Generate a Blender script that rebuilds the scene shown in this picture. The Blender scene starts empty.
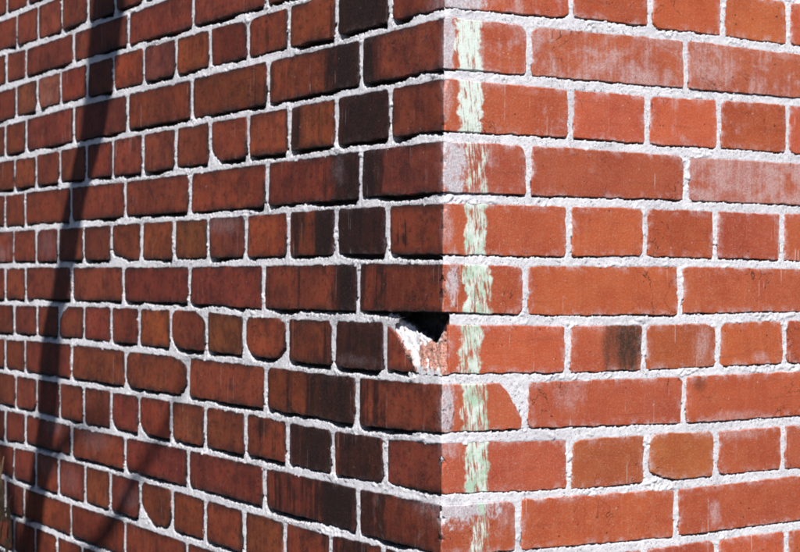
import bpy, math, random
import numpy as np
from mathutils import Vector, Matrix

# ------------------------------------------------------------------ scene, camera, light
scene = bpy.context.scene
COL = scene.collection
Z0 = 1.5                                   # height of the bed joint at eye level above the ground
R = math.radians

cam_data = bpy.data.cameras.new('camera')
cam = bpy.data.objects.new('camera', cam_data); COL.objects.link(cam)
yaw, pitch, roll = 0.569443170, 0.00344987919, 0.00620711743
fwd = Vector((math.sin(yaw)*math.cos(pitch), math.cos(yaw)*math.cos(pitch), math.sin(pitch)))
rgt = Vector((math.cos(yaw), -math.sin(yaw), 0)); upv = rgt.cross(fwd)
r2 = rgt*math.cos(roll) + upv*math.sin(roll); u2 = upv*math.cos(roll) - rgt*math.sin(roll)
cpos = Vector((-1.01107314, -1.48809217, -0.0274993619 + Z0))
cam.matrix_world = Matrix(((r2.x,u2.x,-fwd.x,cpos.x),(r2.y,u2.y,-fwd.y,cpos.y),(r2.z,u2.z,-fwd.z,cpos.z),(0,0,0,1)))
cam_data.sensor_width = 36; cam_data.lens = 69.8556
cam_data.clip_start = 0.05; cam_data.clip_end = 2000
cam_data.dof.use_dof = True; cam_data.dof.focus_distance = 1.85; cam_data.dof.aperture_fstop = 15
scene.camera = cam
scene.cycles.filter_width = 1.9

SUN_AZ, SUN_EL = R(37), R(47)              # azimuth from the right wall's normal towards the left wall's
sund = Vector((-math.sin(SUN_AZ)*math.cos(SUN_EL), -math.cos(SUN_AZ)*math.cos(SUN_EL), math.sin(SUN_EL)))
world = bpy.data.worlds.new('World'); scene.world = world; world.use_nodes = True
wn = world.node_tree.nodes; wn.clear()
sky = wn.new('ShaderNodeTexSky'); sky.sky_type = 'NISHITA'; sky.sun_disc = False
sky.air_density = 0.6; sky.dust_density = 0.2; sky.ozone_density = 2.0
sky.sun_elevation = SUN_EL; sky.sun_rotation = math.atan2(sund.x, sund.y)
bg = wn.new('ShaderNodeBackground'); bg.inputs['Strength'].default_value = 0.05
wo = wn.new('ShaderNodeOutputWorld')
world.node_tree.links.new(sky.outputs[0], bg.inputs[0]); world.node_tree.links.new(bg.outputs[0], wo.inputs[0])
sl = bpy.data.lights.new('sun', 'SUN'); sl.energy = 5.0; sl.angle = R(0.53); sl.color = (1.0, 0.965, 0.92)
sun = bpy.data.objects.new('sun', sl); COL.objects.link(sun)
sun.rotation_euler = sund.to_track_quat('Z', 'Y').to_euler(); sun.location = (-3, -4, 6)
scene.view_settings.view_transform = 'Standard'; scene.view_settings.look = 'None'
scene.view_settings.exposure = 0.3; scene.view_settings.gamma = 1.0

# ------------------------------------------------------------------ measured bond (millimetres)
# ZL / ZR: sag of each bed joint (distance from corner, deviation from level); JL / JR: upright joints per course
ZL = {-3:[(1603,3.6),(1452,0.0),(1367,1.1)],-2:[(1601,5.5),(1450,-1.1),(1311,-2.5),(1182,-3.8),(1062,-4.2),(938,-4.7),(847,-3.2)],-1:[(1600,3.4),(1449,3.6),(1309,3.9),(1181,4.1),(1061,4.3),(950,3.6),(846,2.2),(749,0.1),(658,-0.4),(492,-4.1),(373,-3.9)],0:[(1598,1.4),(1245,5.5),(949,3.4),(845,2.8),(657,1.6),(491,0.6),(344,-0.3),(213,-1.2),(95,-0.7),(8,-0.8)],1:[(1596,1.5),(1377,1.0),(1178,2.1),(1004,1.7),(844,2.6),(656,1.4),(490,0.3),(343,0.7),(212,1.0),(94,0.1),(8,1.5)],2:[(1595,3.7),(1305,3.8),(1057,0.5),(842,-0.7),(655,-0.3),(489,0.1),(343,-0.9),(211,0.1),(93,-0.2),(7,-0.1)],3:[(1593,1.9),(1175,0.4),(945,0.7),(841,0.9),(654,-0.4),(488,-0.8),(342,-0.5),(210,0.5),(92,-1.7),(6,-1.7)],4:[(1592,0.1),(1174,0.6),(840,-0.7),(653,-0.4),(567,-1.0),(341,0.8),(209,0.3),(91,-0.7),(12,-1.4)],5:[(1590,-3.5),(1172,0.8),(942,1.8),(652,2.7),(486,-2.3),(340,-2.6),(209,-1.1),(120,-0.3),(5,1.7)],6:[(1588,-1.1),(1438,2.0),(1171,3.8),(941,2.0),(741,2.0),(650,2.8),(485,1.3),(339,-2.0),(208,-1.1),(90,-0.9),(10,0.6)],7:[(1587,2.5),(1369,1.3),(1170,1.5),(940,1.5),(740,1.5),(564,1.5),(454,0.9),(338,-1.2),(207,-2.3),(89,0.3),(3,3.1)],8:[(1585,0.1),(1435,1.1),(1296,-1.7),(1168,-2.5),(995,-1.3),(835,1.8),(648,1.8),(483,1.7),(337,1.6),(206,1.0),(88,5.2),(2,4.8)],9:[(1584,-1.3),(1434,4.6),(1295,4.4),(1167,5.1),(937,5.6),(738,5.3),(647,5.1),(482,4.8),(336,4.6),(205,5.0),(88,8.9)],10:[(1551,2.8),(1432,0.4),(1294,-0.6),(1166,0.3),(936,2.0),(833,1.1),(646,2.5)],11:[(1581,0.2),(1431,3.1),(1230,3.4),(1106,3.2)]}
ZR = {0:[(1,0.7),(51,3.2),(125,2.1),(186,6.1),(250,6.6),(377,6.9),(474,7.6),(587,6.7)],1:[(9,-0.7),(125,2.2),(187,0.7),(312,1.7),(378,4.5),(474,6.0),(587,7.0)],2:[(2,-2.0),(126,0.0),(187,0.9),(317,0.2),(386,-0.2),(439,1.2),(561,1.8),(588,0.4)],3:[(3,-2.2),(127,-1.0),(188,-0.2),(309,1.9),(386,2.4),(439,1.5),(588,2.0)],4:[(3,-2.4),(120,-2.7),(189,-2.5),(310,0.2),(371,-0.3),(440,-1.5),(560,-2.1),(589,-1.1)],5:[(11,0.2),(120,-1.8),(189,-3.6),(309,-3.4),(372,-2.6),(440,-1.8),(589,0.5)],6:[(4,1.8),(121,0.3),(190,-2.3),(311,-1.9),(377,-0.5),(441,-0.2),(561,0.7),(590,1.4)],7:[(5,5.7),(121,3.6),(190,-0.9),(311,-0.4),(378,-1.6),(434,-2.2),(558,-1.0),(590,0.3)],8:[(5,2.6),(114,2.0),(191,-2.6),(314,-1.6),(366,-2.5),(435,-0.4),(558,-0.2),(591,1.9)],9:[(115,1.3),(223,-4.7),(312,-3.8),(367,-3.3),(435,-1.3),(559,-0.7),(592,-0.6)]}
JL = {-2:[995,1119,1248,1377,1498],0:[118,247,376,498,623,745,870,999,1121,1251,1380,1501],2:[116,246,374,496,621,744,873,999,1121,1253,1382,1504],4:[121,245,375,500,625,749,877,1005,1133,1261,1379,1507],6:[124,251,376,505,630,758,883,1003,1128,1253,1371,1503],8:[123,249,374,499,631,754,880,1000,1125,1245,1368,1489],10:[253,378,501,629,748,874,1002,1118,1250,1371,1497],12:[1255,1373,1494],-1:[442,683,937,1189,1443,1563],1:[185,436,687,939,1186,1441,1566],3:[184,437,690,945,1196,1443,1563],5:[189,447,691,951,1190,1437,1560],7:[190,438,693,940,1190,1437,1557],9:[186,440,690,938,1187,1434,1554],11:[692,936,1185,1437,1550]}
JR = {0:[189,317,443,565],2:[189,313,437,564],4:[187,310,432,555],6:[186,310,437,560],8:[190,315,435,558],10:[312,437,566],1:[124,378],3:[125,380],5:[121,371],7:[122,378],9:[112,366]}
U, HC = 125.0, 71.12
random.seed(7); rng = np.random.RandomState(11)

def vnoise(x, y, seed=0):
    """smooth value noise, 0..1, one lattice cell per unit"""
    x = np.asarray(x, float) + 1000.5; y = np.asarray(y, float) + 1000.5
    xi = np.floor(x).astype(np.int64); yi = np.floor(y).astype(np.int64); fx = x-xi; fy = y-yi
    fx = fx*fx*(3-2*fx); fy = fy*fy*(3-2*fy)
    def h(a, b):
        n = (a*374761393 + b*668265263 + seed*1442695041) & 0x7fffffff
        n = ((n ^ (n >> 13))*1274126177) & 0x7fffffff
        n = ((n ^ (n >> 15))*2246822519) & 0x7fffffff
        return ((n ^ (n >> 16)) & 0xffffff)/float(0xffffff)
    a = h(xi, yi); b = h(xi+1, yi); c = h(xi, yi+1); d = h(xi+1, yi+1)
    return (a*(1-fx)+b*fx)*(1-fy) + (c*(1-fx)+d*fx)*fy
def fnoise(x, y, seed=0, o=3):
    v = 0; w = 0.5; s = 0
    for i in range(o):
        v = v + w*vnoise(x*2**i, y*2**i, seed+i*17); s += w; w *= 0.5
    return v/s
def sstep(a, b, x):
    q = np.clip((np.asarray(x, float)-a)/(b-a), 0, 1); return q*q*(3-2*q)

# unrolled wall coordinate t (mm): left face t = -y, right face t = x
def bed(k, t):
    """height (mm, from eye-level joint) of the centre of the bed joint under course k"""
    t = np.asarray(t, float)
    def side(Z, s):
        ks = sorted(Z); kk = min(max(k, ks[0]), ks[-1])
        fade = 1.0 if kk == k else math.exp(-abs(k-kk)/3)
        pts = sorted(Z[kk]); return fade*np.interp(s, [p[0] for p in pts], [p[1] for p in pts])
    l = side(ZL, np.abs(t)); r = side(ZR, np.abs(t))
    w = sstep(-12, 12, t)
    return -(k-4)*HC + l*(1-w) + r*w

def joints(k, smax_l, smax_r):
    def build(meas, pattern, smax):
        out = []
        for s in pattern:
            if s*U > smax: break
            m = [q for q in meas if abs(q-s*U) < 0.4*U]
            out.append(m[0] if m else s*U + rng.uniform(-4, 4))
        return out
    if k % 2 == 0:
        pl = [float(i) for i in range(1, 40)]; pr = [1.5+i for i in range(40)]
    else:
        pl = [1.5, 3.5, 5.5, 7.5, 9.5, 11.5, 12.5]+[14.5+2*i for i in range(15)]; pr = [1.0+2*i for i in range(20)]
    L = build(JL.get(k, []), pl, smax_l); Rr = build(JR.get(k, []), pr, smax_r)
    return [-q for q in reversed(L)], Rr

# ------------------------------------------------------------------ brick outlines
# unusual corners: (course, t of brick middle in mm, corner, rx, rz)
CHIPS = [(2,-557,'bl',34,20),(2,-557,'br',10,6),(6,-694,'bl',30,20),(6,-694,'tr',34,16),(6,-694,'tl',16,9),(6,-440,'tl',14,8),(6,-440,'tr',20,10),
 (6,-440,'bl',26,18),(6,-440,'br',34,18),(7,-813,'tl',16,12),(7,-813,'tr',60,14),(7,-813,'br',30,16),(7,-813,'bl',18,14),(10,-806,'bl',48,30),
 (10,-806,'br',20,14),(10,-806,'tl',12,8),(8,-939,'bl',26,16),(8,-816,'bl',34,18),(4,-940,'bl',70,14),(6,-1187,'tl',42,24),(4,-1314,'tl',20,9),
 (8,-1430,'br',16,14),(10,-937,'br',18,10),(0,-1308,'bl',16,22),(0,-560,'tr',22,12),(0,-435,'tl',14,8),(9,-813,'bl',12,8),
 (7,80,'tr',34,46),(8,376,'bl',46,13),(8,376,'tl',14,9),(8,250,'tl',15,13),(1,250,'tl',11,8),(5,80,'tr',9,7),(5,80,'br',8,8),
 (1,80,'tr',10,8),(3,80,'tr',10,14),(9,60,'tr',12,10),(6,374,'tr',22,9),(6,498,'tl',9,8),(6,500,'tr',5,5),(2,374,'tl',9,6),(2,500,'tl',12,6),
 (4,-120,'bl',4,4),(5,-90,'tr',10,6),(8,500,'bl',8,6),(10,500,'tl',6,10),(10,374,'tr',12,8),(4,250,'br',6,8)]
CURVE = [(-118,-82),(-110,-86),(-102,-92),(-92,-99.5),(-84,-107),(-78,-113),(-70,-121),(-63,-128.5),(-57,-134.5)]   # ragged edge of the broken corner brick

def edge_pts(a, b, n):
    return [a + (b-a)*i/n for i in range(n)]

def outline(k, ta, tb, key, left_arris=False, right_arris=False):
    """closed list of (t,z) for one brick face, counter-clockwise from bottom left; bed joints 15 mm, upright joints 11 mm"""
    wid = tb-ta; n = max(8, int(wid/6)); m = 10
    sd = (k*131 + int(key)*7) & 0xffff
    rr = random.Random(sd)
    gl, gr = rr.uniform(4.0, 5.4), rr.uniform(4.0, 5.4)
    if tb <= 0: gl += .9; gr += .9
    if left_arris: gl = 0
    if right_arris: gr = 0
    a = ta+gl; b = tb-gr
    sb = rr.uniform(5.6, 7.4); st = rr.uniform(5.6, 6.8)
    def zb(t): return bed(k, t)+sb
    def zt(t): return bed(k-1, t)-st
    def wob(t, z, s): return (vnoise(t/13.0, z/13.0, sd+s)-.5)*2.2 + (vnoise(t/5.0, z/5.0, sd+s+5)-.5)*1.9
    tl = rr.uniform(-1.6, 1.6); tr_ = rr.uniform(-1.6, 1.6)
    P = []
    # straight-ish bottom/top edges: chord of the bed line
    zb0, zb1, zt0, zt1 = float(zb(a)), float(zb(b)), float(zt(a)), float(zt(b))
    for t in edge_pts(a, b, n):
        f = (t-a)/(b-a); P.append([t, zb0*(1-f)+zb1*f + wob(t, 0, 1)])
    for z in edge_pts(zb1, zt1, m):
        f = (z-zb1)/(zt1-zb1); P.append([b + (0 if right_arris else wob(z, 3, 2)+tr_*(f-.5)), z])
    for t in edge_pts(b, a, n):
        f = (t-a)/(b-a); P.append([t, zt0*(1-f)+zt1*f + wob(t, 0, 3)*.8])
    for z in edge_pts(zt0, zb0, m):
        f = (z-zb0)/(zt0-zb0); P.append([a + (0 if left_arris else wob(z, 3, 4)+tl*(f-.5)), z])
    P = np.array(P); tm = (ta+tb)/2
    cs = {'bl':(a,zb0,1,1), 'br':(b,zb1,-1,1), 'tl':(a,zt0,1,-1), 'tr':(b,zt1,-1,-1)}
    for c in cs:
        if (left_arris and c[1] == 'l') or (right_arris and c[1] == 'r'): continue
        rx = rr.uniform(1.2, 3.6); rz = rr.uniform(1.2, 3.2)
        if rr.random() < .16: rx *= 3.0; rz *= 2.4
        for (kk, tt, cc, x, z) in CHIPS:
            if kk == k and cc == c and abs(tt-tm) < wid*.5 and abs(tt-tm) < 62: rx, rz = x, z
        tc, zc, sx, sz = cs[c]
        A = (P[:,0]-tc)*sx/rx; B = (P[:,1]-zc)*sz/rz
        on_h = (np.abs(P[:,1]-zc) < 3.2) & (A > -.7) & (A < 1) & (A*rx >= B*rz - .01)
        on_v = (np.abs(P[:,0]-tc) < 3.2) & (B > -.7) & (B < 1) & ~on_h
        cham = rr.uniform(.15, .75)
        if rx > 25: cham = rr.uniform(.5, .8)
        Ac = np.clip(A, 0, 1); Bc = np.clip(B, 0, 1)
        ph = (1-Ac)*math.pi/4; nh = np.stack([1-np.sin(ph), 1-np.cos(ph)], 1)*(1-cham) + cham*np.stack([(1+Ac)/2, (1-Ac)/2], 1)
        pv = (1-Bc)*math.pi/4; nv = np.stack([1-np.cos(pv), 1-np.sin(pv)], 1)*(1-cham) + cham*np.stack([(1-Bc)/2, (1+Bc)/2], 1)
        jit = min(1.0, rx/14)
        for msk, nn, ex in ((on_h, nh, B*rz), (on_v, nv, A*rx)):
            idx = np.where(msk)[0]
            for i in idx:
                w = 1 - max(Ac[i] if msk is on_h else Bc[i], 0)
                P[i,0] = tc + sx*(nn[i,0]*rx) + (vnoise(P[i,0]/4, P[i,1]/4, sd+9)-.5)*4.5*jit*w
                P[i,1] = zc + sz*(nn[i,1]*rz) + (ex[i]*sz if msk is on_h else 0)*(1-w) + (vnoise(P[i,0]/4+9, P[i,1]/4, sd+9)-.5)*4.5*jit*w
    return P, n, m

RC = 2.5
def wpos(t, h, z):
    """wall coordinates (mm, outward h) -> metres in the scene"""
    t = np.asarray(t, float); h = np.asarray(h, float)
    x = np.where(t < 0, -h, t); y = np.where(t < 0, -t, -h)
    th = np.clip((t+RC)/(2*RC), 0, 1)*math.pi/2
    arc = np.abs(t) < RC
    x = np.where(arc, RC-(RC+h)*np.cos(th), x); y = np.where(arc, RC-(RC+h)*np.sin(th), y)
    return np.stack([x*.001, y*.001, np.asarray(z, float)*.001 + Z0 + 0*t], -1)
def fpos(t, h, z, left):
    return (-h*.001, -t*.001, z*.001+Z0) if left else (t*.001, -h*.001, z*.001+Z0)

def face_shell(P, left, verts, faces, edge, off, tilt, anchor=None, depth=90):
    """extruded brick with a worn arris; returns index of the front (inset) loop"""
    N = len(P); tc = (P[:,0].min()+P[:,0].max())/2; hx = (P[:,0].max()-P[:,0].min())/2
    zc = (P[:,1].min()+P[:,1].max())/2; hz = (P[:,1].max()-P[:,1].min())/2
    if anchor is not None: tc = anchor; hx *= 2
    base = len(verts)
    for d, dh, e in ((0,-depth,1), (0,-1.0,1), (.9,0,.9), (4.5,.1,.45), (11,.15,0)):
        for (t, z) in P:
            tt = tc+(t-tc)*(1-d/hx); zz = zc+(z-zc)*(1-d/hz)
            h = off + dh + (tilt[0]*(tt-tc)/hx + tilt[1]*(zz-zc)/hz if dh > -50 else 0)
            verts.append(fpos(tt, h, zz, left)); edge.append(e)
    for L in range(4):
        a = base+L*N; b = a+N
        for i in range(N):
            j = (i+1) % N; faces.append((a+i, a+j, b+j, b+i))
    faces.append(tuple(base+4*N+i for i in range(N)))
    return base+2*N

polys = []       # (outline, left?) for the mortar
def brick_mesh(k, ta, tb, key, anchor_out):
    """returns verts, faces, edge attribute for the brick of course k between joints ta..tb"""
    rr = random.Random(int(k*977+key*3))
    V, F, E = [], [], []
    off = rr.uniform(-.5, .9)*(1.6 if ta < 0 < tb else 1); tilt = (rr.uniform(-.7, .7), rr.uniform(-.6, .6))
    if ta < 0 < tb:                                     # corner brick: two faces and the arris between them
        bev = rr.uniform(.8, 1.6)
        if k == 6:                                      # broken: only a wedge of the left face is left
            C = CURVE; zbt = float(bed(6, -90))+7
            bot = [(-119+i*(62/9.0), zbt+(vnoise(i*.7,1,3)-.5)*2) for i in range(9)]
            PL = bot + [(t+(vnoise(t/4,z/4,5)-.5)*3, z+(vnoise(z/4,t/4,6)-.5)*2) for t, z in reversed(C)]
            PL += [(-119.2, -90), (-119, -103), (-119.3, -118)]
            PL = np.array(PL); polys.append(PL)
            face_shell(PL, True, V, F, E, off, (0, 0), depth=5)
            PR, n, m = outline(k, 9.5, tb, key, left_arris=True)
            polys.append(PR)
            face_shell(PR, False, V, F, E, off, (0, 0), depth=5)
            return V, F, E
        PL, nl, m = outline(k, ta, -bev, key, right_arris=True)
        PR, nr, m = outline(k, bev, tb, key, left_arris=True)
        # common heights along the arris
        il = list(range(nl, nl+m+1)); ir = [0]+[2*nr+2*m-1-q for q in range(m)]
        for q, (i, j) in enumerate(zip(il, ir)):
            z = (PL[i,1]+PR[j,1])/2; PL[i,1] = PR[j,1] = z
            w = bev*(.6+1.5*vnoise(z/6.0, k*7.7, 31)**2)
            w += 9*max(0, vnoise(z/9.0, k*3.3, 77)-.62)/.38
            PL[i,0] = -w; PR[j,0] = w
        a = face_shell(PL, True, V, F, E, off, (0, tilt[1]), anchor=0)
        b = face_shell(PR, False, V, F, E, off, (0, tilt[1]), anchor=0)
        for q in range(m):
            F.append((a+il[q], b+ir[q], b+ir[q+1], a+il[q+1]))
        QL = PL.copy(); QL[QL[:,0] > -8, 0] = 14; QR = PR.copy(); QR[QR[:,0] < 8, 0] = -14
        polys.append(QL); polys.append(QR)
        return V, F, E
    P, n, m = outline(k, ta, tb, key)
    polys.append(P)
    face_shell(P, ta < 0, V, F, E, off, tilt)
    return V, F, E

# ------------------------------------------------------------------ materials
class NT:
    def __init__(self, name):
        self.m = bpy.data.materials.new(name); self.m.use_nodes = True
        self.t = self.m.node_tree; self.t.nodes.clear()
        self.out = self.t.nodes.new('ShaderNodeOutputMaterial'); self.b = self.t.nodes.new('ShaderNodeBsdfPrincipled')
        self.t.links.new(self.b.outputs[0], self.out.inputs[0])
    def put(self, sock, v):
        if isinstance(v, bpy.types.NodeSocket): self.t.links.new(v, sock)
        elif v is not None: sock.default_value = v
    def math(self, op, a, b=None, c=None, clamp=False):
        n = self.t.nodes.new('ShaderNodeMath'); n.operation = op; n.use_clamp = clamp
        for i, v in enumerate((a, b, c)): self.put(n.inputs[i], v)
        return n.outputs[0]
    def ss(self, a, b, x, lo=0.0, hi=1.0):
        n = self.t.nodes.new('ShaderNodeMapRange'); n.interpolation_type = 'SMOOTHSTEP'
        for i, v in enumerate((x, a, b, lo, hi)): self.put(n.inputs[i], v)
        return n.outputs[0]
    def mix(self, f, a, b, mode='MIX'):
        n = self.t.nodes.new('ShaderNodeMix'); n.data_type = 'RGBA'; n.blend_type = mode; n.clamp_factor = True
        c = lambda v: (*v, 1) if isinstance(v, tuple) and len(v) == 3 else v
        self.put(n.inputs[0], f); self.put(n.inputs[6], c(a)); self.put(n.inputs[7], c(b)); return n.outputs[2]
    def fmix(self, f, a, b):
        n = self.t.nodes.new('ShaderNodeMix'); n.data_type = 'FLOAT'
        self.put(n.inputs[0], f); self.put(n.inputs[2], a); self.put(n.inputs[3], b); return n.outputs[0]
    def comb(self, x, y, z):
        n = self.t.nodes.new('ShaderNodeCombineXYZ')
        for i, v in enumerate((x, y, z)): self.put(n.inputs[i], v)
        return n.outputs[0]
    def sep(self, v):
        n = self.t.nodes.new('ShaderNodeSeparateXYZ'); self.put(n.inputs[0], v); return n.outputs
    def noise(self, vec, scale, detail=3.0, rough=0.55, dist=0.0):
        n = self.t.nodes.new('ShaderNodeTexNoise'); self.put(n.inputs['Vector'], vec); n.inputs['Scale'].default_value = scale
        n.inputs['Detail'].default_value = detail; n.inputs['Roughness'].default_value = rough; n.inputs['Distortion'].default_value = dist
        return n.outputs[0]
    def attr(self, name, kind='GEOMETRY', out=2):
        n = self.t.nodes.new('ShaderNodeAttribute'); n.attribute_type = kind; n.attribute_name = name; return n.outputs[out]
    def bump(self, h, strength=.5, dist=.001, normal=None):
        n = self.t.nodes.new('ShaderNodeBump'); self.put(n.inputs['Height'], h); n.inputs['Strength'].default_value = strength
        n.inputs['Distance'].default_value = dist
        if normal is not None: self.put(n.inputs['Normal'], normal)
        return n.outputs[0]
    def finish(self, col, rough, normal=None, spec=.3):
        self.put(self.b.inputs['Base Color'], col); self.put(self.b.inputs['Roughness'], rough)
        self.b.inputs['Specular IOR Level'].default_value = spec
        if normal is not None: self.put(self.b.inputs['Normal'], normal)
        return self.m

def brick_material():
    n = NT('fired_brick')
    geo = n.t.nodes.new('ShaderNodeNewGeometry'); px, py, pz = n.sep(geo.outputs['Position'])
    tco = n.t.nodes.new('ShaderNodeTexCoord'); lx, ly, lz = n.sep(tco.outputs['Object'])
    oi = n.t.nodes.new('ShaderNodeObjectInfo'); rnd = oi.outputs['Random']
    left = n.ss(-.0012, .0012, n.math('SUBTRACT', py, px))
    t = n.fmix(left, px, n.math('MULTIPLY', py, -1.0))
    tl = n.fmix(left, lx, n.math('MULTIPLY', ly, -1.0))
    seed = n.math('MULTIPLY', rnd, 53.0)
    V = n.comb(t, pz, seed)
    def stv(sx, sz): return n.comb(n.math('MULTIPLY', t, sx), n.math('MULTIPLY', pz, sz), seed)
    big = n.noise(V, 14, 3); med = n.noise(V, 55, 4, .6); fine = n.noise(V, 420, 3, .65); grit = n.noise(V, 1100, 2, .6)
    streak = n.noise(stv(150, 9), 1, 4, .6); wide = n.noise(stv(34, 2.2), 1, 3, .55); hstr = n.noise(stv(10, 170), 1, 3, .55)
    # right face: orange-red; left face: darker, over-fired skin
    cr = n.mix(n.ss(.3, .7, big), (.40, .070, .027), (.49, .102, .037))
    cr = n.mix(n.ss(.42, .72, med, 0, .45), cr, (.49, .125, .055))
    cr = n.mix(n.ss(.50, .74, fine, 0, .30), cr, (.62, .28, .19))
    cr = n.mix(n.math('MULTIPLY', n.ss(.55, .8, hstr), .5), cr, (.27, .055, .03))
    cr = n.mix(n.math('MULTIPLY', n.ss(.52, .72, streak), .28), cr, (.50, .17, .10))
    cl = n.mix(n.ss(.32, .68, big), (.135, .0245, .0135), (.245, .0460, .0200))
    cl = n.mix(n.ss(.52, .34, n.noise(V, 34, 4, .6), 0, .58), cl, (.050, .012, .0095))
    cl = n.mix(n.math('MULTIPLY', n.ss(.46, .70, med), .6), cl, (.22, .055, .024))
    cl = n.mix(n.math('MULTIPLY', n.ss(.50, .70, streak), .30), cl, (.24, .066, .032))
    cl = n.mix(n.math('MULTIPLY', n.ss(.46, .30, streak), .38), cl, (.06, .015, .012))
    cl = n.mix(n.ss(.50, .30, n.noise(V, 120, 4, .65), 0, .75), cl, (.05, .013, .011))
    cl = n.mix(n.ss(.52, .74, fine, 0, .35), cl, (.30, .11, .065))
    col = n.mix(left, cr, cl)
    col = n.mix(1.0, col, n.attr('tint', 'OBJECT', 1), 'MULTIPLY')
    # soot runs down the left face beside the corner
    tb_ = n.math('ADD', t, n.math('MULTIPLY', n.math('SUBTRACT', n.noise(stv(18, 9), 1, 3, .6), .5), .16))
    band = n.math('MULTIPLY', n.ss(-.36, -.20, tb_), n.ss(-.07, -.16, tb_))
    band = n.math('MAXIMUM', band, n.math('MULTIPLY', n.ss(-.62, -.40, t), n.math('MULTIPLY', n.ss(0, -.2, t), .38)))
    soot_o = n.attr('soot', 'OBJECT')
    thr = n.math('SUBTRACT', .72, n.math('ADD', n.math('MULTIPLY', band, .29), n.math('MULTIPLY', soot_o, .42)))
    run = n.math('ADD', n.math('MULTIPLY', wide, .85), n.math('ADD', n.math('MULTIPLY', streak, .40), n.math('MULTIPLY', med, .25)))
    run = n.math('SUBTRACT', run, .25)
    soot = n.math('MULTIPLY', n.ss(thr, n.math('ADD', thr, .13), run), n.math('MULTIPLY', left, n.ss(.30, .62, n.math('ADD', n.math('MULTIPLY', streak, .5), n.math('MULTIPLY', med, .5)), .99, .80)))
    edge = n.attr('edge')
    soot = n.math('MAXIMUM', soot, n.math('MULTIPLY', n.math('MULTIPLY', edge, left), n.ss(.30, .56, n.noise(V, 24, 4, .6), 0.0, 1.0)))
    col = n.mix(soot, col, n.mix(n.ss(.4, .7, fine), (.005, .004, .005), (.026, .014, .0115)))
    # per-brick burnt patch and lime bloom: centre (t, z), radii, amount
    def blob(pre):
        a = n.attr(pre+'_at', 'OBJECT', 1); s = n.attr(pre+'_size', 'OBJECT', 1)
        ax, az, _ = n.sep(a); sx, sz, amt = n.sep(s)
        dx = n.math('DIVIDE', n.math('SUBTRACT', tl, ax), n.math('MAXIMUM', sx, .001))
        dz = n.math('DIVIDE', n.math('SUBTRACT', lz, az), n.math('MAXIMUM', sz, .001))
        d = n.math('SQRT', n.math('ADD', n.math('MULTIPLY', dx, dx), n.math('MULTIPLY', dz, dz)))
        d = n.math('ADD', d, n.math('MULTIPLY', n.math('SUBTRACT', n.noise(stv(70, 48 if pre == 'bloom' else 16), 1, 6, .72), .5), 2.4 if pre == 'bloom' else 1.5))
        return n.math('MULTIPLY', n.math('MULTIPLY', n.ss(1.3, .25, d), amt), n.ss(.36, .60, n.noise(stv(230, 90), 1, 4, .7), .35 if pre == 'bloom' else .85, 1.0))
    burn = blob('burn')
    col = n.mix(burn, col, n.mix(left, n.mix(n.ss(.35, .7, fine), (.030, .017, .012), (.095, .050, .033)), n.mix(n.ss(.4, .7, fine), (.005, .004, .005), (.025, .0135, .0115))))
    dark = n.math('SUBTRACT', 1.0, n.math('MULTIPLY', n.math('MAXIMUM', soot, burn), .75))
    # lime bloom
    hz = n.math('MULTIPLY', n.attr('haze', 'OBJECT'), n.fmix(left, 1.45, 1.0))
    m2 = n.noise(V, 26, 5, .65, .6)
    bloom = blob('bloom'); bamt = n.sep(n.attr('bloom_size', 'OBJECT', 1))[2]
    h0 = n.ss(n.math('SUBTRACT', .80, n.math('MULTIPLY', hz, .42)), n.math('SUBTRACT', 1.02, n.math('MULTIPLY', hz, .36)), n.math('ADD', m2, n.math('MULTIPLY', n.math('SUBTRACT', streak, .5), .35)))
    h1 = n.math('MULTIPLY', edge, n.ss(.44, .66, n.noise(V, 70, 5, .65), 0.0, .8))
    h1 = n.math('MULTIPLY', h1, n.fmix(left, 1.0, .30))
    haze = n.math('MAXIMUM', n.math('MAXIMUM', n.math('MULTIPLY', h0, .62), h1), bloom)
    haze = n.math('MULTIPLY', haze, n.ss(.30, .62, fine, .30, 1.0))
    haze = n.math('MULTIPLY', haze, n.fmix(left, 1.0, .55), clamp=True)
    col = n.mix(haze, col, n.mix(left, (.66, .55, .57), (.42, .33, .36)))
    smear = n.math('MULTIPLY', n.math('MULTIPLY', n.ss(.82, .95, bamt), n.math('SUBTRACT', 1.0, left)), n.ss(.10, .55, bloom, 0.0, .92))
    col = n.mix(smear, col, n.mix(n.ss(.4, .65, fine), (.50, .47, .52), (.74, .72, .76)))
    # pin scratches and lime specks, pits
    sp = n.math('MULTIPLY', n.ss(.70, .76, n.noise(V, 260, 2, .5)), n.ss(.48, .6, med))
    col = n.mix(n.math('MULTIPLY', sp, n.fmix(left, .7, .28)), col, (.70, .64, .62))
    pit = n.ss(.30, .24, n.noise(V, 170, 2, .55))
    col = n.mix(n.math('MULTIPLY', pit, .75), col, (.05, .016, .012))
    col = n.mix(n.ss(.35, .70, grit, 0.0, .22), col, (.06, .018, .012))
    line = n.math('MULTIPLY', n.ss(.715, .745, n.noise(stv(420, 5), 1, 1, .4)), n.ss(.50, .60, n.noise(stv(25, 20), 1, 3, .6)))
    col = n.mix(n.math('MULTIPLY', line, n.fmix(left, .6, .25)), col, (.70, .62, .60))
    cn = n.noise(V, 17, 4, .55, .8)
    crack = n.math('MULTIPLY', n.ss(.0065, .0025, n.math('ABSOLUTE', n.math('SUBTRACT', cn, .5))), n.ss(.54, .64, n.noise(V, 9, 2, .5)))
    col = n.mix(n.math('MULTIPLY', crack, .7), col, (.05, .014, .010))
    sand = n.noise(V, 750, 2, .6)
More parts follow.
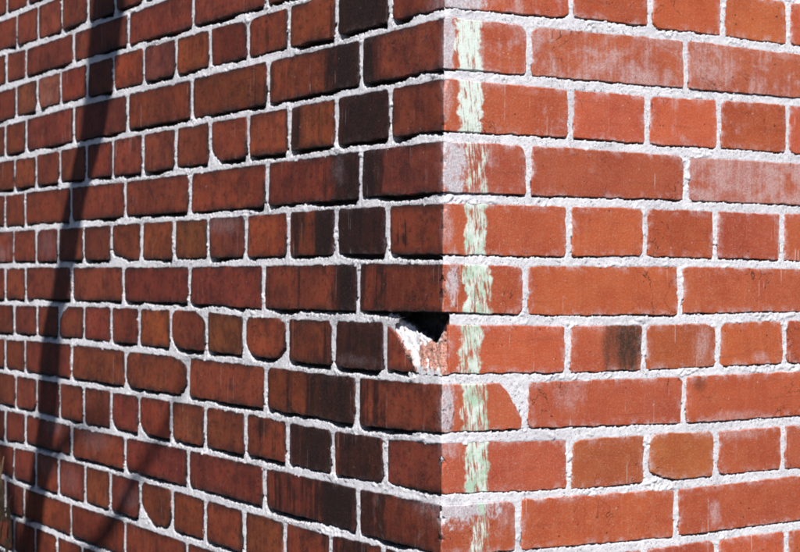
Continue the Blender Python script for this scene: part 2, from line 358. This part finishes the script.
    col = n.mix(n.math('MULTIPLY', n.math('MULTIPLY', n.ss(.58, .70, sand), dark), n.fmix(left, .42, .22)), col, n.mix(left, (.66, .42, .33), (.34, .17, .12)))
    # mint paint dragged down the corner bricks of the right face
    pa = n.attr('paint', 'OBJECT', 1); p0, p1, pam = n.sep(pa)
    wv = n.math('MULTIPLY', n.math('SUBTRACT', n.noise(stv(40, 60), 1, 3, .6), .5), .026)
    tw = n.math('ADD', t, wv)
    inside = n.math('MULTIPLY', n.ss(n.math('SUBTRACT', p0, .0025), n.math('ADD', p0, .002), tw), n.ss(n.math('ADD', p1, .002), n.math('SUBTRACT', p1, .0025), tw))
    drag = n.noise(n.comb(n.math('ADD', n.math('MULTIPLY', t, 420.0), n.math('MULTIPLY', pz, 40.0)), n.math('MULTIPLY', pz, 46.0), seed), 1, 4, .65)
    pcov = n.math('MULTIPLY', inside, n.ss(n.math('SUBTRACT', .72, n.math('MULTIPLY', pam, .36)), n.math('SUBTRACT', .82, n.math('MULTIPLY', pam, .36)), n.math('ADD', n.math('MULTIPLY', drag, .55), n.math('MULTIPLY', n.noise(stv(75, 34), 1, 5, .75), .45))))
    pcov = n.math('MULTIPLY', n.math('MULTIPLY', pcov, n.math('SUBTRACT', 1.0, left)), n.ss(0, .05, pam))
    pcol = n.mix(n.ss(1.45, 1.72, pz), (.43, .60, .46), (.70, .80, .74))
    col = n.mix(pcov, col, n.mix(n.ss(.35, .65, med), pcol, (.74, .82, .76)))
    h = n.math('ADD', n.math('MULTIPLY', fine, .55), n.math('ADD', n.math('MULTIPLY', grit, .25), n.math('MULTIPLY', med, .9)))
    h = n.math('SUBTRACT', h, n.math('ADD', n.math('MULTIPLY', pit, .7), n.math('MULTIPLY', crack, .8)))
    h = n.math('ADD', h, n.math('ADD', n.math('MULTIPLY', pcov, .5), n.math('MULTIPLY', streak, .5)))
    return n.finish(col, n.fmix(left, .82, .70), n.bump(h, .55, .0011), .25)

def mortar_material(name='lime_mortar', pink=False):
    n = NT(name)
    geo = n.t.nodes.new('ShaderNodeNewGeometry'); P = geo.outputs['Position']; px, py, pz = n.sep(P)
    big = n.noise(P, 11, 4, .6); med = n.noise(P, 90, 4, .65); fine = n.noise(P, 520, 3, .65); grit = n.noise(P, 1300, 2, .7)
    col = n.mix(n.ss(.35, .68, med), (.68, .675, .72), (.81, .80, .835))
    col = n.mix(n.ss(.44, .72, big, 0, .55), col, (.50, .49, .54))
    if pink:
        w = n.attr('lime'); dk = n.attr('deep')
        w = n.ss(.35, .62, n.math('ADD', w, n.math('MULTIPLY', n.math('SUBTRACT', med, .5), 1.3)))
        pk = n.mix(n.ss(.4, .62, fine), (.36, .13, .095), (.62, .40, .33))
        pk = n.mix(n.ss(.57, .68, grit), pk, (.06, .03, .025))
        col = n.mix(w, pk, col)
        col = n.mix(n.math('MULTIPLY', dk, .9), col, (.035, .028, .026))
    speck = n.math('MULTIPLY', n.ss(.60, .67, n.noise(P, 480, 2, .55)), n.ss(.36, .60, n.noise(P, 30, 3, .6), .25, 1.0))
    col = n.mix(n.math('MULTIPLY', speck, .8), col, (.10, .095, .10))
    if not pink:
        d = n.attr('grime')      # gritty dark specks along the lip
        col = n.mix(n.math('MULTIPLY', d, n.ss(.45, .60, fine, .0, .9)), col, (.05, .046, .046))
        col = n.mix(n.attr('gap_shade'), col, (.045, .036, .032))  # shade in the open gaps under bricks, painted into the mortar colour
        col = n.mix(n.ss(.60, .72, grit, 0, .5), col, (.22, .21, .23))
    h = n.math('ADD', n.math('MULTIPLY', fine, .7), n.math('ADD', n.math('MULTIPLY', grit, .4), med))
    h = n.math('SUBTRACT', h, n.math('MULTIPLY', speck, .8))
    return n.finish(col, .92, n.bump(h, .5, .0010), .15)

def simple_material(name, c1, c2, scale, rough=.9, bump=.5, dist=.01):
    n = NT(name); geo = n.t.nodes.new('ShaderNodeNewGeometry'); P = geo.outputs['Position']
    a = n.noise(P, scale, 5, .6); b = n.noise(P, scale*9, 3, .6)
    col = n.mix(n.ss(.3, .7, n.math('ADD', n.math('MULTIPLY', a, .65), n.math('MULTIPLY', b, .35))), c1, c2)
    return n.finish(col, rough, n.bump(n.math('ADD', a, b), bump, dist), .2)

M_BRICK = brick_material(); M_MORTAR = mortar_material(); M_BROKEN = mortar_material('broken_brick_and_lime', True)
M_GROUND = simple_material('asphalt_ground', (.035, .034, .033), (.065, .062, .058), 6)
M_BARK = simple_material('grey_brown_bark', (.06, .045, .035), (.15, .12, .09), 30)
M_STRAW = simple_material('dry_straw', (.18, .12, .07), (.42, .31, .18), 60, bump=.3, dist=.002)

def link(name, verts, faces, mat, parent=None, kind=None, origin=None):
    me = bpy.data.meshes.new(name)
    if origin is not None: verts = [(v[0]-origin[0], v[1]-origin[1], v[2]-origin[2]) for v in verts]
    me.from_pydata([tuple(map(float, v)) for v in verts], [], faces); me.materials.append(mat); me.update()
    o = bpy.data.objects.new(name, me); COL.objects.link(o)
    if origin is not None: o.location = origin
    if parent is not None: o.parent = parent
    if kind: o['kind'] = kind
    return o
def fattr(me, name, vals):
    a = me.attributes.new(name, 'FLOAT', 'POINT'); a.data.foreach_set('value', np.asarray(vals, np.float32))

# ------------------------------------------------------------------ ground
ground = link('ground', [(-400,-400,0),(400,-400,0),(400,400,0),(-400,400,0)], [(0,1,2,3)], M_GROUND, kind='structure')

# ------------------------------------------------------------------ the wall
wall = bpy.data.objects.new('brick_building', None); COL.objects.link(wall)
wall['label'] = 'weathered corner of red brick building with white mortar joints and one broken brick'
wall['category'] = 'building'

# look of single bricks: (course, t mm) -> tint, haze, soot, bloom (t,z,rt,rz,amount), burn (same), label
LOOK = [
 (-2,-1311,dict(tint=(1.25,1.35,1.5),haze=.5)),(0,-1436,dict(tint=(1.15,1.6,1.6),haze=.3)),(0,-1308,dict(tint=(1.5,2.2,2.6),haze=.75)),
 (0,-806,dict(tint=(.9,1.1,1.6),haze=.5)),(0,-928,dict(tint=(1.5,1.35,1.1))),(0,-685,dict(tint=(1.25,1.35,1.0),soot=.25)),(4,-1555,dict(haze=.9)),(4,-1314,dict(haze=.65,bloom=(0,.0,.05,.03,.4))),
 (4,-1190,dict(haze=.5)),(4,-689,dict(tint=(.95,1.35,1.0),soot=.2)),(4,-813,dict(tint=(1.2,1.4,1.1),soot=.1)),(4,-565,dict(haze=.6,tint=(.9,1,1.2),bloom=(-.01,.022,.06,.018,.55))),
 (4,-440,dict(tint=(1.35,1.3,1.1),haze=.3)),(6,-818,dict(tint=(1.35,1.5,1.05))),(6,-566,dict(tint=(1.0,1.4,1.1),soot=.15)),(5,-816,dict(tint=(.85,.75,1.0))),(5,-564,dict(tint=(.95,.85,1.1))),
 (6,-440,dict(tint=(1.4,1.45,1.3),haze=.25)),(8,-692,dict(tint=(1.2,1.45,1.3),haze=.2)),(9,-1058,dict(haze=.4,bloom=(-.02,.012,.08,.022,.5))),(10,-1181,dict(haze=.6,bloom=(.0,.0,.05,.03,.4))),
 (10,-937,dict(haze=.5,bloom=(.02,.0,.045,.022,.5))),(10,-1060,dict(haze=.4)),(9,-1306,dict(haze=.5,bloom=(.03,.02,.06,.02,.55))),(10,-1306,dict(haze=.5,bloom=(0,.012,.05,.02,.4))),
 (0,-183,dict(soot=.95,burn=(0,0,.08,.09,.8))),(2,-180,dict(soot=.95,burn=(0,0,.075,.08,.7))),(4,-183,dict(soot=.8,burn=(-.02,0,.05,.09,.6))),(6,-187,dict(soot=1.0,bloom=(-.01,-.02,.06,.008,.35))),(8,-186,dict(soot=.35)),(8,-311,dict(soot=.75,burn=(.02,0,.045,.09,.7))),(10,-190,dict(soot=.3)),
 (0,-311,dict(soot=.05,tint=(1.1,1.2,1.0))),(2,-311,dict(soot=.2,burn=(-.045,0,.022,.09,.8),tint=(1.15,1.3,1.0))),(4,-311,dict(soot=.35,burn=(.04,0,.03,.09,.9))),(6,-311,dict(soot=.25,tint=(.85,.95,.9))),(1,-311,dict(soot=.15,burn=(.075,.0,.05,.09,.95))),(3,-311,dict(soot=.15,burn=(.085,.0,.042,.09,.95),bloom=(.07,.008,.02,.02,.4))),(5,-311,dict(soot=.2,burn=(.10,.0,.036,.09,.95))),(7,-311,dict(soot=.25,burn=(.05,.0,.062,.09,.95))),(9,-311,dict(soot=.35,burn=(.08,.0,.055,.09,.9))),
 (0,-436,dict(tint=(1.25,1.25,1.2))),(2,-436,dict(tint=(1.4,1.45,1.3),haze=.1)),(3,-811,dict(haze=.5)),(3,-560,dict(tint=(1.15,1.1,1.1))),(8,-438,dict(tint=(1.15,1.2,1.1),burn=(-.015,.014,.03,.014,.7),haze=.2)),
 (-1,-560,dict(tint=(1.0,1.0,1.2),haze=.35)),(-1,-1060,dict(tint=(.95,1,1.1))),(-1,-1316,dict(haze=.35)),(-2,-1184,dict(haze=.45)),(-2,-1060,dict(haze=.35)),
 # corner bricks: paint (from, to, amount) in metres from the corner
 (0,20,dict(haze=.55,bloom=(.012,-.01,.05,.06,1.0))),
 (1,-20,dict(burn=(-.165,0,.03,.09,.85),tint=(1.0,1.05,1.2),haze=.55,paint=(.0175,.053,0.92),bloom=(.003,.0,.012,.05,.95))),
 (2,20,dict(tint=(1.02,1.05,1.1),haze=.42,paint=(.022,.055,0.88),bloom=(.004,.01,.010,.03,.7))),
 (3,-20,dict(burn=(-.17,0,.024,.09,.85),tint=(.9,.95,1.2),haze=.45,paint=(.034,.062,0.70),bloom=(.013,.0,.021,.05,1.0))),
 (4,20,dict(haze=.25,paint=(.033,.062,0.86),bloom=(.004,.0,.012,.03,.6))),
 (5,-20,dict(haze=.2,paint=(.031,.068,0.85),bloom=(.014,.008,.010,.03,.9))),
 (6,20,dict(haze=.12,paint=(.026,.055,0.86),label='corner brick with a broken-off left arris and a hollow above it')),
 (7,-20,dict(soot=.15,haze=.3,paint=(.029,.065,0.84),bloom=(.005,.004,.015,.04,.93))),
 (8,20,dict(haze=.15,paint=(.035,.067,0.87),bloom=(.008,.02,.02,.012,.7))),
 (9,-20,dict(soot=.2,haze=.5,paint=(.042,.068,0.68),bloom=(.015,.024,.075,.022,1.0))),
 # right face
 (0,250,dict(tint=(.9,.85,.9))),(0,380,dict(tint=(1.05,1.0,.9))),(0,505,dict(tint=(1.08,1.22,1.05),haze=.1)),(0,630,dict(haze=.3)),
 (1,250,dict(tint=(.98,1.1,1.25),haze=.66)),(1,500,dict(tint=(.95,1.1,1.3),haze=.6,bloom=(-.085,-.005,.05,.022,.55))),
 (2,250,dict(haze=.3)),(2,374,dict(haze=.42)),(2,500,dict(haze=.36)),(2,630,dict(haze=.3)),
 (3,250,dict(haze=.36)),(3,500,dict(tint=(.95,1.0,1.1),haze=.8,bloom=(-.03,.0,.06,.028,.5))),
 (4,250,dict(haze=.1,tint=(1.03,1.05,1.0))),(4,374,dict(haze=.16)),(4,500,dict(haze=.15)),
 (5,250,dict(haze=.05,tint=(1.03,1.08,1.0))),(5,500,dict(haze=.2,tint=(1.0,1.05,1.05))),
 (6,250,dict(haze=.25,burn=(.034,.004,.044,.055,1.0),label='brick with a dark burnt patch on its right half')),(6,374,dict(haze=.2,bloom=(.035,.0,.015,.03,.5))),(6,500,dict(tint=(1.06,1.12,.95),haze=.05,bloom=(.02,-.02,.02,.008,.5))),(6,630,dict(haze=.3)),
 (7,250,dict(haze=.2,bloom=(-.06,.012,.025,.02,.35))),(7,500,dict(haze=.2,bloom=(-.03,-.024,.05,.008,.45),burn=(-.10,.02,.012,.012,.5))),
 (8,250,dict(tint=(.90,1.05,.95),haze=.12)),(8,376,dict(tint=(.94,1.20,.95),haze=.1)),(8,500,dict(haze=.3,bloom=(-.02,.024,.04,.01,.6))),
 (9,250,dict(haze=.05)),(9,500,dict(tint=(.95,.95,1.0),haze=.12,bloom=(-.065,-.008,.012,.02,.6))),
]
def look_for(k, ta, tb):
    for kk, t, d in LOOK:
        if kk == k and ta < t < tb: return d
    return {}

def visible(k, ta, tb):
    """courses and lengths of wall close enough to the photograph's view to be built brick by brick"""
    s = max(-tb, 0) if tb <= 0 else (ta if ta >= 0 else 0)
    if tb <= 0: return s < 1625 and -(.30+.155*s/1000)*1000 < -(k-4)*HC+HC and -(k-4)*HC-20 < (.30+.155*s/1000)*1000+40 and -(k-4)*HC+HC > -(.34+.155*s/1000)*1000
    return s < 620 and -1 < k+1 and k <= 10 and k >= 0

rest = dict(V=[], F=[], E=[]); count = 0
K0, K1, SL, SR = -11, 25, 2600, 2000
fine_polys = []
for k in range(K0, K1):
    jl, jr = joints(k, SL, SR)
    ts = jl + jr
    for a, b in zip(ts[:-1], ts[1:]):
        polys.clear()
        V, F, E = brick_mesh(k, a, b, (a+b)/2+5000, None)
        fine_polys += [(k, p.copy()) for p in polys]
        if visible(k, a, b):
            tc = 0 if a < 0 < b else (a+b)/2
            zc = float(bed(k, tc)+bed(k-1, tc))/2
            og = fpos(tc, 0, zc, tc < 0)
            o = link('brick', V, F, M_BRICK, wall, origin=og); fattr(o.data, 'edge', E); count += 1
            d = look_for(k, a, b); rr = random.Random(int(k*71+a))
            g = rr.uniform(.82, 1.16)
            tint = d.get('tint', (g*rr.uniform(.96, 1.05), g*(rr.uniform(.88, 1.16) if b < 0 else rr.uniform(.94, 1.05)), g*rr.uniform(.9, 1.2)))
            o['tint'] = [float(q) for q in tint]
            o['haze'] = float(d.get('haze', rr.uniform(0, .35) if b > 0 else rr.uniform(0, .28)))
            o['soot'] = float(d.get('soot', rr.choice([0, 0, .1, .2])))
            o['paint'] = [float(q) for q in d.get('paint', (0, 0, 0))]
            for pre in ('bloom', 'burn'):
                q = d.get(pre, (0, 0, .001, .001, 0)); o[pre+'_at'] = [q[0], q[1], 0.0]; o[pre+'_size'] = [q[2], q[3], float(q[4])]
            if 'label' in d: o['label'] = d['label']
            if k == 6 and a < 0 < b: broken = o
        else:
            n0 = len(rest['V']); rest['V'] += V; rest['F'] += [tuple(i+n0 for i in f) for f in F]; rest['E'] += E
print('single bricks', count)
o = link('brick', rest['V'], rest['F'], M_BRICK, wall, kind='stuff'); fattr(o.data, 'edge', rest['E'])
o.name = 'outer_bricks'
o['tint'] = [1.0, 1.0, 1.0]; o['haze'] = .25; o['soot'] = .1; o['paint'] = [0.0, 0.0, 0.0]
for pre in ('bloom', 'burn'): o[pre+'_at'] = [0.0]*3; o[pre+'_size'] = [.001, .001, 0.0]

# ------------------------------------------------------------------ mortar: a relief that fills the joints
def in_poly(P, x, y):
    c = np.zeros(x.shape, bool); N = len(P)
    for i in range(N):
        x0, y0 = P[i]; x1, y1 = P[i-1]
        m = (y0 > y) != (y1 > y)
        c ^= m & (x < (x1-x0)*(y-y0)/(y1-y0+1e-12)+x0)
    return c
def seg_dist(P, x, y):
    d = np.full(x.shape, 1e9); N = len(P)
    for i in range(N):
        ax, ay = P[i-1]; bx, by = P[i]; ex, ey = bx-ax, by-ay
        q = np.clip(((x-ax)*ex+(y-ay)*ey)/(ex*ex+ey*ey+1e-9), 0, 1)
        d = np.minimum(d, (x-ax-q*ex)**2+(y-ay-q*ey)**2)
    return np.sqrt(d)

def relief(name, tg, zg, kind=None, drop_inner=None):
    T, Z = np.meshgrid(tg, zg); S = np.full(T.shape, 30.0); DA = np.full(T.shape, 99.0)
    for k, P in fine_polys:
        a, b = P[:,0].min(), P[:,0].max(); c, d = P[:,1].min(), P[:,1].max()
        if b < tg[0]-20 or a > tg[-1]+20 or d < zg[0]-20 or c > zg[-1]+20: continue
        i0, i1 = np.searchsorted(tg, [a-14, b+14]); j0, j1 = np.searchsorted(zg, [c-16, d+14])
        if i1 <= i0 or j1 <= j0: continue
        x = T[j0:j1, i0:i1]; y = Z[j0:j1, i0:i1]
        sd = seg_dist(P, x, y); sd = np.where(in_poly(P, x, y), -sd, sd)
        S[j0:j1, i0:i1] = np.minimum(S[j0:j1, i0:i1], sd)
        # distance below this brick's underside
        low = P[P[:,1] < c + (d-c)*.35]; low = low[np.argsort(low[:,0])]
        zb = np.interp(x, low[:,0], low[:,1]); da = zb-y
        out = np.maximum(0, np.maximum(a-x, x-b))
        da = np.where((out < 3) & (da > np.where(out > 0, .5, -12)), da + out*2.0, 99)
        DA[j0:j1, i0:i1] = np.minimum(DA[j0:j1, i0:i1], np.where(da < -7, 99, da))
    left = sstep(3, -3, T)
    n1 = fnoise(T/12, Z/9, 3); n2 = vnoise(T/3.2, Z/2.6, 8); n3 = fnoise(T/26, Z/15, 21); n4 = fnoise(T/70, Z/35, 40); n5 = vnoise(T/1.9, Z/1.7, 52)
    h = -1.0 + (.6+.4*left)*(n1-.5) + .45*(n2-.5) + .35*(n5-.5)
    h += 1.5*sstep(.60, .80, n3)*sstep(.35, .6, n2) + 2.5*sstep(.60, .80, fnoise(T/15, Z/9, 77))*sstep(.2, -2, S)
    amp = (7+6*left)*(.5+.8*sstep(.25, .65, n4)); wd = (1.35+3.4*left)*(.15+.2*left+1.1*sstep(.25, .70, n4))
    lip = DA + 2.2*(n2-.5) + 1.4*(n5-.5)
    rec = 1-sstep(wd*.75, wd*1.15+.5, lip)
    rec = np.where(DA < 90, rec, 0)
    h = h - amp*rec + left*.5*sstep(4, 13, DA)*(DA < 90)
    ins = np.maximum(-S, 0)
    h = h - .85*ins - .25*np.maximum(ins-2.5, 0)
    arr = np.exp(-(T/6)**2); h = h - arr*(1.0+1.6*n1)
    h = np.where(T > -SL, h, h)
    hole = (T > -101) & (T < 10.5) & (Z > -137) & (Z < -62)
    cz = np.interp(T, [c[0] for c in CURVE], [c[1] for c in CURVE])
    hole &= (Z > cz-1.5) | (T > -57)
    hole &= ~((Z > -71.5-8) & (T < -93 + 8*(n1-.5)) & (Z > -79))
    pos = wpos(T, h, Z)
    keep = S > -7.0
    cell = keep[:-1,:-1] | keep[1:,:-1] | keep[:-1,1:] | keep[1:,1:]
    cell &= ~(hole[:-1,:-1] | hole[1:,1:])
    if drop_inner is not None:
        ta, tb, za, zb = drop_inner
        tc = (T[:-1,:-1]+T[1:,1:])/2; zc = (Z[:-1,:-1]+Z[1:,1:])/2
        cell &= ~((tc > ta) & (tc < tb) & (zc > za) & (zc < zb))
    nz, nt = T.shape; idx = np.arange(nz*nt).reshape(nz, nt)
    q = np.stack([idx[:-1,:-1][cell], idx[:-1,1:][cell], idx[1:,1:][cell], idx[1:,:-1][cell]], 1)
    used, inv = np.unique(q.ravel(), return_inverse=True)
    vs = pos.reshape(-1, 3)[used]; q = inv.reshape(-1, 4)
    me = bpy.data.meshes.new(name)
    me.vertices.add(len(vs)); me.vertices.foreach_set('co', vs.astype(np.float32).ravel())
    me.loops.add(q.size); me.loops.foreach_set('vertex_index', q.astype(np.int32).ravel())
    me.polygons.add(len(q)); me.polygons.foreach_set('loop_start', np.arange(0, q.size, 4, dtype=np.int32))
    me.polygons.foreach_set('use_smooth', np.ones(len(q), bool))
    me.update(calc_edges=True); me.materials.append(M_MORTAR)
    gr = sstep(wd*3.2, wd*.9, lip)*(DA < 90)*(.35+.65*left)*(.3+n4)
    fattr(me, 'gap_shade', (sstep(.35, .8, rec)).ravel()[used])  # recess mask for the painted gap shade
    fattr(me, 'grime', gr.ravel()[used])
    ob = bpy.data.objects.new(name, me); COL.objects.link(ob); ob.parent = wall
    print(name, len(q)); return ob
BOX = (-1640, 640, -590, 580)
tg = np.unique(np.concatenate([np.arange(BOX[0], -700, 2.6), np.arange(-700, -12, 1.8), np.arange(-12, 12, .8), np.arange(12, BOX[1]+.1, 1.5)]))
tg = np.unique(np.concatenate([tg, [BOX[1]]])); zg = np.arange(BOX[2], BOX[3]+.1, 1.3)
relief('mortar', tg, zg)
tg2 = np.unique(np.concatenate([np.arange(-SL+40, -20, 7.), np.arange(-20, 20, 2.5), np.arange(20, SR-40, 7.), np.array(BOX[:2])]))
zg2 = np.unique(np.concatenate([np.arange(-1500, 1080, 4.5), np.array(BOX[2:])]))
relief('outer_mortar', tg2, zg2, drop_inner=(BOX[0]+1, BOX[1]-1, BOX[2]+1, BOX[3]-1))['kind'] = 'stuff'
# solid core behind the bricks, closed on top by a coping course of mortar
cv, cf = [], []
def box(x0, x1, y0, y1, z0, z1):
    b = len(cv)
    cv.extend([(x0,y0,z0),(x1,y0,z0),(x1,y1,z0),(x0,y1,z0),(x0,y0,z1),(x1,y0,z1),(x1,y1,z1),(x0,y1,z1)])
    cf.extend([tuple(b+i for i in f) for f in ((0,3,2,1),(4,5,6,7),(0,1,5,4),(1,2,6,5),(2,3,7,6),(3,0,4,7))])
box(.075, 2.0-.06, .075, .30, -.02, Z0+1.05); box(.075, .30, .3002, 2.6-.06, -.02, Z0+1.05)
link('wall_core', cv, cf, M_MORTAR, wall)

# the hollow where the corner brick broke away
tt = np.arange(-122, 14.1, 1.6); zz = np.arange(-140, -55, 1.5)
T, Z = np.meshgrid(tt, zz)
cz = np.interp(T, [c[0] for c in CURVE], [c[1] for c in CURVE], left=-80, right=-137)
above = Z-cz                                           # height above the ragged edge (mm)
n1 = fnoise(T/9, Z/9, 61); n2 = vnoise(T/3, Z/3, 62); n3 = vnoise(T/1.8, Z/1.8, 63)
el = np.interp(T, [-98, -12.5], [-69, -103]); er = np.interp(T, [-12.5, 10], [-103, -71])
edgez = np.where(T < -12.5, el, er) + 9*(n1-.5) + 5*(fnoise(T/4, Z/4, 71)-.5)
inh = Z-edgez
hl = sstep(-1.0, 5.5, inh)
D = 2.0 + .42*np.clip(above, -4, 40) + 7*(n1-.5) + 4.0*(n2-.5) + 2.2*(n3-.5)
D = D*sstep(13, 4, T)**.8 - 1.5*sstep(-2, -8, above) + 1.2
D = np.maximum(D - 5.0*sstep(-120, -131, Z + 9*(n1-.5))*sstep(-70, -50, T), .6+2*n1)
D = D + hl*(52+16*n1)
dirx, diry = .60, .80
w0 = wpos(T, 0*T, Z)
pos = w0 + np.stack([D*dirx*.001, D*diry*.001, 0*D], -1)
keep = (above > -3.5) & (T > -119) & (Z > -137 + 9*(n1-.5))
cell = keep[:-1,:-1] & keep[1:,1:]
idx = np.arange(T.size).reshape(T.shape)
q = np.stack([idx[:-1,:-1][cell], idx[:-1,1:][cell], idx[1:,1:][cell], idx[1:,:-1][cell]], 1)
used, inv = np.unique(q.ravel(), return_inverse=True)
hb = link('broken_face', [tuple(v) for v in pos.reshape(-1,3)[used]], [tuple(map(int, f)) for f in inv.reshape(-1,4)], M_BROKEN)
for p in hb.data.polygons: p.use_smooth = True
pq = np.sqrt(((T+12)/34)**2 + ((Z+112)/16)**2) + 1.6*(n1-.5)
lime = sstep(.7, 1.35, pq)*np.maximum(sstep(1.5, 11, above + 7*(n1-.5)), sstep(-60, -48, T))*(.30+.75*fnoise(T/6, Z/6, 72)+.35*n3)
lime = lime*sstep(6, -8, T + 10*(n1-.5))
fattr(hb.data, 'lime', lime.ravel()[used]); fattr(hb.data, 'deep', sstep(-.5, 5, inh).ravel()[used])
hb['label'] = 'rough pink broken brick and white mortar inside the hollow'
hb.parent = broken; hb.matrix_parent_inverse = Matrix.Translation(-Vector(broken.location))

# ------------------------------------------------------------------ bare tree out of frame: it throws the shadow on the left wall
def tube(V, F, pts, rad, seg=12, wob=.0, seed=0):
    pts = [Vector(p) for p in pts]; base = len(V)
    for i, p in enumerate(pts):
        d = (pts[min(i+1, len(pts)-1)]-pts[max(i-1, 0)]).normalized()
        a = d.orthogonal().normalized() if i == 0 else (a - d*a.dot(d)).normalized()
        b = d.cross(a)
        for s in range(seg):
            th = 2*math.pi*s/seg; r = rad[i]*(1+wob*(float(vnoise(s*1.3, i*.8, seed))-.5))
            V.append(tuple(p+(a*math.cos(th)+b*math.sin(th))*r))
    for i in range(len(pts)-1):
        for s in range(seg):
            s2 = (s+1) % seg; F.append((base+i*seg+s, base+i*seg+s2, base+(i+1)*seg+s2, base+(i+1)*seg+s))
    F.append(tuple(base+s for s in range(seg))); F.append(tuple(base+(len(pts)-1)*seg+s for s in range(seg)))
def smooth(pts, n=4):
    out = []
    for i in range(len(pts)-1):
        p0 = pts[max(i-1, 0)]; p1 = pts[i]; p2 = pts[i+1]; p3 = pts[min(i+2, len(pts)-1)]
        for j in range(n):
            t = j/n
            out.append(tuple(.5*(2*b+(-a+c)*t+(2*a-5*b+4*c-d)*t*t+(-a+3*b-3*c+d)*t**3) for a, b, c, d in zip(p0, p1, p2, p3)))
    out.append(pts[-1]); return out
TD = 2.3
def cast(s, z, D=TD): return tuple(Vector((0, s, z+Z0)) + sund*D)
sh = [(1.52,-1.1,.085),(1.46,-.78,.08),(1.385,-.49,.074),(1.325,-.33,.070),(1.30,-.22,.068),(1.295,-.12,.064),(1.245,-.045,.066),(1.205,.03,.070),(1.185,.10,.074),(1.105,.215,.088),(1.07,.285,.092),(1.035,.40,.105),(1.0,.56,.10),(.97,.8,.085),(.98,1.2,.06),(.94,1.7,.03)]
tp = [cast(s, z) for s, z, w in sh]; tr = [w*.5*.60*(1.85 if z > -.02 else 1.8) for s, z, w in sh]
b0 = tp[0]; tp = [(b0[0]-.03, b0[1]+.12, -.05), (b0[0]-.02, b0[1]+.06, .5)] + tp; tr = [.085, .065] + tr
tp2 = smooth([p+(r,) for p, r in zip(tp, tr)])
V, F = [], []; tube(V, F, [p[:3] for p in tp2], [p[3] for p in tp2], 14, .18, 5)
tree = bpy.data.objects.new('bare_tree', None); COL.objects.link(tree)
base = Vector((tp[0][0], tp[0][1], 0)); tree.location = base
tree['label'] = 'slender leaning bare tree whose trunk shadow falls on the left wall'; tree['category'] = 'tree'
def tpart(name, V, F):
    ob = link(name, [tuple(Vector(v)-base) for v in V], F, M_BARK, tree)
    for p in ob.data.polygons: p.use_smooth = True
    return ob
tpart('trunk', V, F)
for pts in ([(1.44,-.70,.05),(1.20,-.56,.046),(1.0,-.45,.050),(.90,-.36,.046),(.78,-.27,.036),(.70,-.16,.02)],
            [(1.40,-.56,.045),(1.33,-.42,.045),(1.24,-.335,.05),(1.12,-.29,.03),(1.0,-.27,.012)],
            [(1.43,-.64,.04),(1.50,-.50,.04),(1.56,-.38,.04),(1.66,-.2,.03),(1.75,.0,.02)],
            [(.99,.75,.05),(.85,.95,.045),(.70,1.2,.035),(.6,1.6,.02)], [(.98,1.0,.045),(1.15,1.25,.04),(1.3,1.6,.02)]):
    p3 = smooth([cast(s, z, TD + .5*i) + (w*.5*.6,) for i, (s, z, w) in enumerate(pts)])
    V, F = [], []; tube(V, F, [p[:3] for p in p3], [p[3] for p in p3], 9, .2, 9); tpart('branch', V, F)

# ------------------------------------------------------------------ dry plant at the lower left
plant = bpy.data.objects.new('dry_plant', None); COL.objects.link(plant); plant.location = (-.10, 1.415, 0)
plant['label'] = 'tuft of dry straw-brown plant stalks at the lower left edge against the wall'; plant['category'] = 'plant'
rp = random.Random(3)
for i in range(9):
    x0 = rp.uniform(-.03, .05); y0 = rp.uniform(-.02, .09); top = Z0 - rp.uniform(.36, .46)
    pts = [(x0, y0, 0), (x0+rp.uniform(-.01,.01), y0+rp.uniform(-.012,.012), .4), (x0+rp.uniform(-.015,.015), y0+rp.uniform(-.015,.015), .8), (x0+rp.uniform(-.02,.02), y0+rp.uniform(-.016,.018), top)]
    p3 = smooth(pts, 5); V, F = [], []; tube(V, F, p3, [.006-.0028*j/len(p3) for j in range(len(p3))], 7, .4, i)
    link('stem', V, F, M_STRAW, plant)
V, F = [], []
for i in range(420):
    x0 = rp.uniform(-.04, .05); y0 = rp.uniform(-.045, .09); z = rp.uniform(.55, Z0-.44)
    L = rp.uniform(.05, .14); a = rp.uniform(0, 6.28); w = rp.uniform(.002, .006); cur = rp.uniform(.2, 1.4); up = rp.choice([1, 1, -1])
    b = len(V); ns = 5
    for j in range(ns+1):
        f = j/ns; dx = math.cos(a)*L*.2*f; dy = math.sin(a)*L*.2*f; dz = up*L*f - cur*L*.4*f*f
        ww = w*(1-f*.85); tw = a+1.57+f*2*cur
        V.append((x0+dx+math.cos(tw)*ww, y0+dy+math.sin(tw)*ww, z+dz)); V.append((x0+dx-math.cos(tw)*ww, y0+dy-math.sin(tw)*ww, z+dz+.001))
    for j in range(ns): F.append((b+2*j, b+2*j+1, b+2*j+3, b+2*j+2))
link('dry_leaves', V, F, M_STRAW, plant, kind='stuff')
